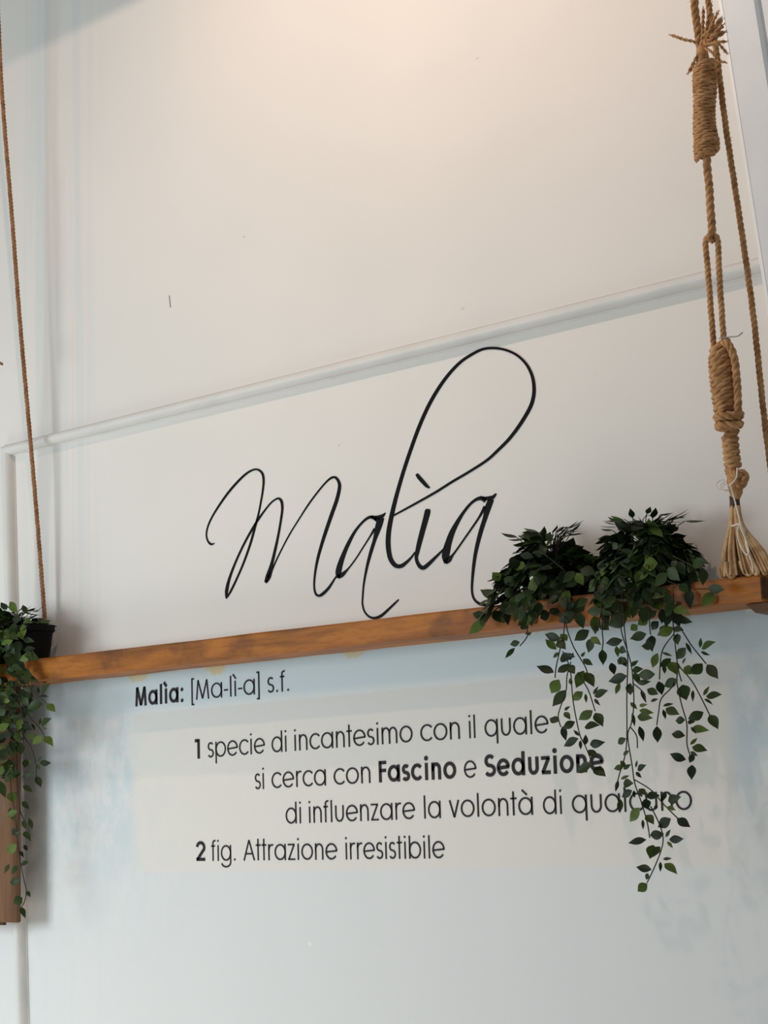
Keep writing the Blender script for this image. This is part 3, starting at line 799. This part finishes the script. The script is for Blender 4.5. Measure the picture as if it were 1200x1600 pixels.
def make_pot(parent, cx, cy, z0, r_top, r_bot, h):
    bm = bmesh.new()
    pr = [(0, 0), (r_bot, 0), (r_top * .96, h * .84), (r_top * 1.04, h * .845), (r_top * 1.06, h), (r_top * .98, h), (r_top * .92, h * .86), (r_bot * .92, .004), (0, .004)]
    n = 28; rings = []
    for r, z in pr:
        rings.append([bm.verts.new((cx, cy, z0 + z))] if r == 0 else [bm.verts.new((cx + r * math.cos(2 * PI * k / n), cy + r * math.sin(2 * PI * k / n), z0 + z)) for k in range(n)])
    for a, b in zip(rings, rings[1:]):
        for k in range(n):
            q = [a[k % len(a)], a[(k + 1) % len(a)], b[(k + 1) % len(b)], b[k % len(b)]]
            q = [v for i, v in enumerate(q) if v not in q[:i]]
            if len(q) > 2: bm.faces.new(q)
    bmesh.ops.recalc_face_normals(bm, faces=bm.faces)
    link('pot', bm, M_pot, parent)
    bm = bmesh.new(); bmesh.ops.create_circle(bm, cap_ends=True, radius=r_top * .93, segments=24, matrix=Matrix.Translation((cx, cy, z0 + h * .86)))
    link('soil', bm, M_soil, parent)

def bush(parent, c, sprigs, rad, up_, seed, down=.0, mat=None, bias=(0, 0, 0), leaf=(.022, .034), clip=None):
    """sprigs arching out of the pot, each with pairs of leaves"""
    r_ = random.Random(seed); bl = bmesh.new(); bs = bmesh.new()
    for i in range(sprigs):
        a = r_.uniform(0, 2 * PI); el = r_.uniform(.0, 1.0) ** .8
        out = Vector((math.cos(a), math.sin(a) * .62, 0)) * (rad * (0.35 + .75 * math.sqrt(1 - el * .72)) * r_.uniform(.65, 1.08))
        hgt = up_ * (.20 + .85 * el) * r_.uniform(.6, 1.22)
        p0 = c + Vector((r_.uniform(-.02, .02), r_.uniform(-.02, .02), -.01))
        p1 = p0 + out * .45 + Vector((0, 0, hgt * .95))
        p2 = p0 + out * .85 + Vector((0, 0, hgt * 1.0 - .012))
        p3 = p0 + out * 1.15 + Vector((0, 0, hgt * .72 - .02 - down * r_.random())) + Vector(bias) * r_.random()
        pts = [Vector(clampy(Vector(p))) for p in crom([p0, p1, p2, p3], 6)]
        if clip: pts = [p for p in pts if p.x < c.x + .016 or p.z > c.z + .012]
        if len(pts) < 6: continue
        tube(bs, pts, .0009, 4, False)
        for j in range(5, len(pts)):
            if r_.random() < .12: continue
            t = (pts[j] - pts[j - 1]).normalized()
            for sgn in (-1, 1):
                if r_.random() < .15: continue
                sd = t.cross(Vector((0, 0, 1)));
                sd = sd.normalized() if sd.length > 1e-3 else Vector((1, 0, 0))
                L = r_.uniform(*leaf)
                d = (t * r_.uniform(.4, 1.0) + sd * sgn * r_.uniform(.5, 1.0) + Vector((0, 0, r_.uniform(-.55, .25)))).normalized()
                tip = clampy(pts[j] + d * L); 
                if clip and not clip(pts[j], tip): continue
                nr = (Vector((0, 0, 1)) + out.normalized() * .5 + Vector((r_.uniform(-.5, .5), r_.uniform(-.5, .5), 0))).normalized()
                add_leaf(bl, pts[j] + d * .002, tip, L * r_.uniform(.46, .60), nr, r_.uniform(.1, .35), r_.uniform(-.18, .02))
    for i in range(30):                                       # slim leaves fanning out of the crown
        a = r_.uniform(0, 2 * PI); q = r_.uniform(.15, .75)
        b = clampy(c + Vector((math.cos(a) * rad * q, math.sin(a) * rad * q * .5, up_ * (1.12 - .35 * q * q) * r_.uniform(.85, 1.08) + .004)), -.02)
        d = Vector((math.cos(a) + r_.uniform(-.4, .4), math.sin(a) * .5, r_.uniform(-.15, .45))).normalized()
        L = r_.uniform(.024, .038); tip = clampy(b + d * L)
        if clip and not clip(b, tip): continue
        tube(bs, [c + Vector((0, 0, up_ * .4)), b - d * .01 - Vector((0, 0, .006)), b], .0008, 4, False)
        add_leaf(bl, b, tip, L * r_.uniform(.26, .42), Vector((r_.uniform(-.3, .3), r_.uniform(-.6, .2), 1)).normalized(), .2, -.1)
    f = link('foliage', bl, mat or M_leaf_dark, parent, True)
    s = link('sprigs', bs, M_stem, parent, True)
    return f

def vine(parent, stems, leaves, y0, conv, extra_mat=None):
    bs = bmesh.new()
    for st in stems:
        q = [conv(*p) for p in st]
        tube(bs, crom([tuple(P(u, v, y0 + .006 * math.sin(v * .05))) for u, v in q], 6), .0011, 5)
    o = link('trailing_vine', bs, M_stem, parent, True)
    bl = bmesh.new()
    for l in leaves:
        b = conv(l[0], l[1]); t = conv(l[2], l[3]); sc = conv.k
        traced_leaf(bl, b[0], b[1], t[0], t[1], l[4] / sc, y0)
    lf = link('leaves', bl, extra_mat or M_leaf)
    lf.parent = o
    for p in lf.data.polygons: p.use_smooth = True
    return o
class Conv:
    def __init__(s, ox, oy, k): s.ox, s.oy, s.k = ox, oy, k
    def __call__(s, x, y): return (s.ox + x / s.k, s.oy + y / s.k)
CV = Conv(820, 960, 3.636)
A_st = [[(235,-140),(228,0),(222,100),(200,200),(178,300),(172,360)], [(232,40),(245,100),(280,190),(340,290),(355,330)], [(262,270),(240,350),(235,430),(205,520),(190,580),(205,640)],
        [(215,210),(245,270),(262,340),(272,470),(290,580),(315,690),(345,750),(385,850)], [(300,330),(325,370),(365,440),(400,550)]]
A_lf = [(205,140,112,112,50),(180,200,115,140,42),(185,150,235,200,55),(195,215,160,248,22),(200,255,290,240,55),(165,330,65,292,50),(195,370,150,450,68),(235,430,155,525,60),(250,280,185,330,45),(250,290,285,340,50),(365,90,280,150,60),(330,255,388,290,35),(320,240,345,210,18),(345,330,395,415,60),(335,320,290,420,65),(330,440,270,490,50),(345,450,350,505,18),(395,465,475,430,50),(390,455,420,405,18),(395,480,430,520,20),(385,545,305,600,55),(400,560,445,640,58),(340,640,430,630,50),(190,610,140,590,50),(225,545,260,520,18),(225,555,260,600,35),(285,610,215,650,45),(215,635,235,720,40),(305,705,220,750,50),(310,690,275,655,18),(315,715,318,770,20),(345,740,345,680,30),(370,740,460,725,50),(360,770,420,820,40),(385,850,290,900,60),(390,870,462,922,58),(265,400,255,360,22),(230,225,265,260,45),(240,150,200,110,45),(265,250,275,215,20)]
B1_st = [[(440,-60),(420,60),(400,110)], [(440,-40),(440,90),(445,150),(440,200)]]
B1_lf = [(385,135,360,220,55),(375,130,435,175,40),(440,200,445,290,48),(430,60,480,90,50),(400,95,420,60,30)]
B_st = [[(550,-140),(560,0),(570,120),(585,250),(580,450),(580,690),(570,800),(540,900),(515,1000)], [(545,20),(550,100),(590,230),(610,320),(620,500),(605,620),(585,690),(610,860),(625,960),(660,1060),(695,1180),(710,1270)],
        [(625,940),(720,1000),(790,1080),(870,1160)], [(715,1090),(760,1180),(785,1260),(778,1330),(740,1430),(695,1525)], [(612,390),(670,440),(688,500)], [(600,640),(635,690),(640,760)]]
B_lf = [(555,145,458,165,50),(520,180,530,245,30),(540,190,580,215,45),(525,260,580,270,45),(490,275,510,345,42),(580,350,472,382,60),(540,385,515,455,28),(600,390,600,460,50),(610,320,675,310,40),(740,340,640,345,60),(640,390,720,380,32),(695,425,760,455,45),(600,295,648,260,25),(660,430,688,505,25),(650,520,700,510,22),(650,545,735,560,35),(640,580,730,590,50),(715,495,760,480,20),(650,635,675,725,35),(575,705,528,735,40),(560,860,505,880,35),(560,880,605,850,25),(640,885,692,855,40),(630,870,640,825,14),(630,895,665,930,22),(545,935,598,915,20),(560,960,620,960,50),(610,1000,550,1040,45),(530,940,515,1010,22),(545,1050,540,1130,35),(620,1000,625,1045,20),(650,990,690,1030,40),(690,1030,770,1030,45),(750,1080,740,1110,20),(800,1010,785,1060,25),(815,1060,890,1035,55),(805,1095,860,1115,28),(680,1050,700,1110,55),(655,1100,595,1180,60),(690,1140,735,1195,50),(670,1165,672,1225,18),(865,1160,942,1210,52),(830,1160,755,1210,60),(790,1245,710,1255,55),(800,1265,830,1220,22),(820,1280,905,1275,45),(810,1290,842,1330,20),(690,1280,585,1300,42),(730,1310,710,1390,70),(770,1320,720,1370,40),(785,1390,838,1386,18),(770,1405,770,1465,20),(795,1415,868,1478,50),(720,1450,630,1435,45),(700,1470,690,1510,28),(695,1530,640,1575,55),(545,240,580,300,40),(620,330,650,400,40),(600,500,640,540,25),(610,560,625,640,22),(560,800,595,770,22),(545,830,575,880,28)]
C_st = [[(845,-120),(840,0),(850,130),(870,300),(890,380)], [(860,50),(895,95),(950,180),(1030,280)], [(848,110),(780,210),(765,370)], [(705,-40),(710,70),(715,115)], [(875,290),(890,310),(950,380),(1000,470),(1050,570)],
        [(850,380),(830,420),(775,480),(760,560),(750,630)], [(868,330),(865,390),(890,510),(920,620),(922,740),(950,830)]]
C_lf = [(860,20,955,45,45),(845,75,750,120,60),(840,80,905,90,40),(690,110,595,140,55),(720,120,725,215,60),(735,180,660,180,50),(755,220,725,305,45),(780,215,840,238,18),(865,110,870,175,50),(915,190,865,255,55),(915,160,950,230,22),(895,280,918,245,18),(830,250,765,300,45),(790,290,795,340,25),(830,270,865,345,70),(995,190,1000,130,22),(1005,195,1088,155,48),(1000,210,1055,232,18),(1035,285,1100,368,60),(1010,280,940,340,65),(905,300,960,340,55),(870,370,790,410,55),(760,380,780,460,50),(895,400,920,490,80),(955,430,955,500,20),(1015,460,1050,405,22),(1030,465,1122,455,48),(1020,480,1070,515,18),(1015,555,925,595,58),(1050,570,1100,655,58),(785,520,848,508,20),(800,535,880,570,52),(785,540,800,598,22),(750,635,755,730,52),(910,600,855,605,45),(925,610,970,610,35),(945,650,1050,660,48),(910,690,832,680,48),(940,740,982,700,20),(950,755,1040,775,52),(940,780,985,805,22),(915,825,822,790,50),(960,790,935,845,35),(950,855,948,942,52),(945,640,975,680,20),(800,60,780,120,50),(700,20,640,60,55),(760,40,720,90,50),(640,60,600,90,45)]

YP = -0.071
def plant(name_u, name_v, label, pot_h=.062, r=.040, YP=-.071):
    c = P(name_u, name_v, YP); z0 = shelf_z(c.x) + .0005
    t = thing('potted_plant', Vector((c.x, YP, z0)), label, 'potted plant', 'trailing plants on the shelf')
    make_pot(t, c.x, YP, z0, r, r * .78, pot_h)
    return t, Vector((c.x, YP, z0 + pot_h))
p1, c1_ = plant(868, 940, 'trailing green plant on the shelf, spreading over the end of the handwritten word')
p2, c2_ = plant(1020, 925, 'trailing green plant on the shelf beside the rope tassel, with the longest hanging vine')
bush(p1, c1_ + Vector((0, -.008, -.018)), 27, .112, .068, 5, .05, bias=(-.04, -.01, -.03), leaf=(.026, .040))
bush(p2, c2_ + Vector((0, -.008, -.018)), 27, .105, .068, 11, .05, bias=(.0, -.01, -.02), leaf=(.026, .040))
CU = Conv(730, 790, 2.553)
sil1_st = [[(330,330),(220,330),(130,400),(60,470)], [(235,480),(240,520),(210,560)], [(380,300),(250,270),(120,300)], [(390,260),(300,190),(260,190)]]
sil1_lf = [(75,445,20,430,34),(70,455,5,515,40),(105,420,150,470,45),(125,370,50,335,44),(195,255,175,205,50),(262,205,208,195,30),(130,300,100,265,40),(120,330,165,270,45),(150,310,200,280,45),(210,545,170,555,26),(190,568,150,610,20),(150,360,190,330,40),(175,395,125,410,40),(340,140,312,112,30),(235,245,190,250,45),(240,340,200,390,40),(300,420,240,400,50),(260,430,200,480,45),(330,430,290,450,45),(215,470,245,490,40),(420,390,440,440,40),(470,370,430,430,50)]
rf = random.Random(3)
def curtain(lst, n, x0, x1, y0, y1, L0, L1):
    for i in range(n):
        x_, y_ = rf.uniform(x0, x1), rf.uniform(y0, y1); an = rf.uniform(.1, PI - .1); L = rf.uniform(L0, L1)
        lst.append((x_, y_, x_ + L * math.cos(an), y_ + L * math.sin(an), L * rf.uniform(.5, .68)))
curtain(sil1_lf, 46, 150, 560, 250, 440, 48, 76)
vine(p1, sil1_st, sil1_lf, -.128, CU)
vine(p1, A_st, A_lf, -.136, CV)
vine(p1, B1_st, B1_lf, -.130, CV)
sil2_st = [[(800,300),(880,330),(985,332)], [(820,200),(900,240),(940,250)]]
sil2_lf = [(960,330,1028,335,38),(985,345,935,405,45),(940,250,940,320,40),(900,240,962,225,45),(885,330,890,415,40),(890,300,870,340,40),(740,380,770,420,50),(600,150,580,175,30),(720,400,700,470,60),(650,380,580,350,50),(640,440,560,480,60),(600,380,590,440,45),(690,330,740,380,50),(800,250,850,300,50),(760,230,700,240,55),(560,400,500,380,50)]
curtain(sil2_lf, 48, 540, 860, 210, 430, 48, 76)
vine(p2, sil2_st, sil2_lf, -.128, CU)
vine(p2, B_st, B_lf, -.140, CV)
vine(p2, C_st, C_lf, -.132, CV)

# left plant
p3, c3_ = plant(51, 1030, 'trailing green plant in a black pot on the left end of the shelf', .076, .047, -.084)
bush(p3, c3_ + Vector((-.045, -.012, -.02)), 56, .100, .050, 31, .09, bias=(-.03, -.03, -.07), clip=lambda b, t: t.x < c3_.x + (.008 if b.z < c3_.z + .004 else .030), leaf=(.028, .042))
CL = Conv(0, 920, 4.847); CB = Conv(0, 1200, 4.0)
L_st = [[(150,500),(200,680),(230,750),(300,820),(355,870)], [(150,820),(215,960),(290,1040),(340,1120)], [(120,950),(170,1100),(235,1200),(270,1310),(275,1420)], [(120,600),(150,850),(165,950),(180,1100),(155,1300),(155,1500),(150,1640)]]
L_lf = [(50,160,5,100,50),(130,180,75,95,60),(195,190,172,120,45),(310,790,385,715,55),(305,810,370,818,22),(290,745,290,800,22),(355,870,420,935,60),(325,870,205,910,80),(220,780,175,850,60),(230,750,180,765,30),(240,780,240,840,20),(315,1030,395,980,55),(300,1030,308,975,22),(310,1050,360,1062,20),(340,1120,405,1195,60),(320,1110,245,1180,60),(265,1100,205,1135,45),(240,1020,265,1075,22),(300,1320,390,1318,48),(280,1305,325,1262,22),(280,1330,305,1372,24),(275,1420,312,1505,52),(255,1390,165,1430,55),(175,1490,248,1540,45),(200,1290,185,1360,50),(230,1290,220,1345,22),(200,1000,180,1100,55),(180,950,110,1020,65),(160,780,150,860,60),(210,940,245,965,22),(155,1390,85,1410,60)]
r2 = random.Random(77)
for i in range(210):                                          # the thick curtain of leaves under the pot
    y_ = r2.uniform(380, 1420); x_ = r2.uniform(-190, 235 - max(0, y_ - 800) * .22)
    an = r2.uniform(.2, PI - .2); L = r2.uniform(70, 105)
    L_lf.append((x_, y_, x_ + L * math.cos(an), y_ + L * math.sin(an), r2.uniform(45, 62)))
for i in range(46):                                           # leaves spilling over the rim
    x_, y_ = r2.uniform(-60, 215), r2.uniform(215, 470); an = r2.uniform(-.3, PI - .3); L = r2.uniform(65, 95)
    L_lf.append((x_, y_, x_ + L * math.cos(an), y_ + L * math.sin(an), r2.uniform(42, 60)))
LB_st = [[(95,-40),(110,100),(115,200),(130,280),(165,350),(185,400)], [(125,250),(115,350),(110,450),(130,600),(150,700),(165,770),(155,830),(135,870)], [(60,-20),(70,150),(90,260),(105,400)]]
LB_lf = [(140,210,182,258,35),(110,270,40,305,45),(200,380,180,310,30),(150,400,195,460,40),(110,380,75,420,45),(150,480,172,520,25),(105,480,40,530,60),(130,600,182,590,35),(120,620,70,660,50),(130,700,60,720,50),(165,770,190,808,28),(140,810,85,850,60),(130,870,160,942,35),(0,80,35,190,50),(60,150,90,220,60),(125,40,75,50,60),(140,330,165,385,30),(95,430,130,400,35),(120,520,150,560,25),(60,600,25,660,26),(60,250,85,330,40),(100,150,60,200,50),(20,20,60,80,60)]
vine(p3, L_st, L_lf, -.150, CL)
vine(p3, LB_st, LB_lf, -.140, CB)
print('wall x range', xAt(0, 800), xAt(1200, 800), 'z', zAt(600, 0), zAt(600, 1600), 'cam', CAM, 'shelf', ta, tb)
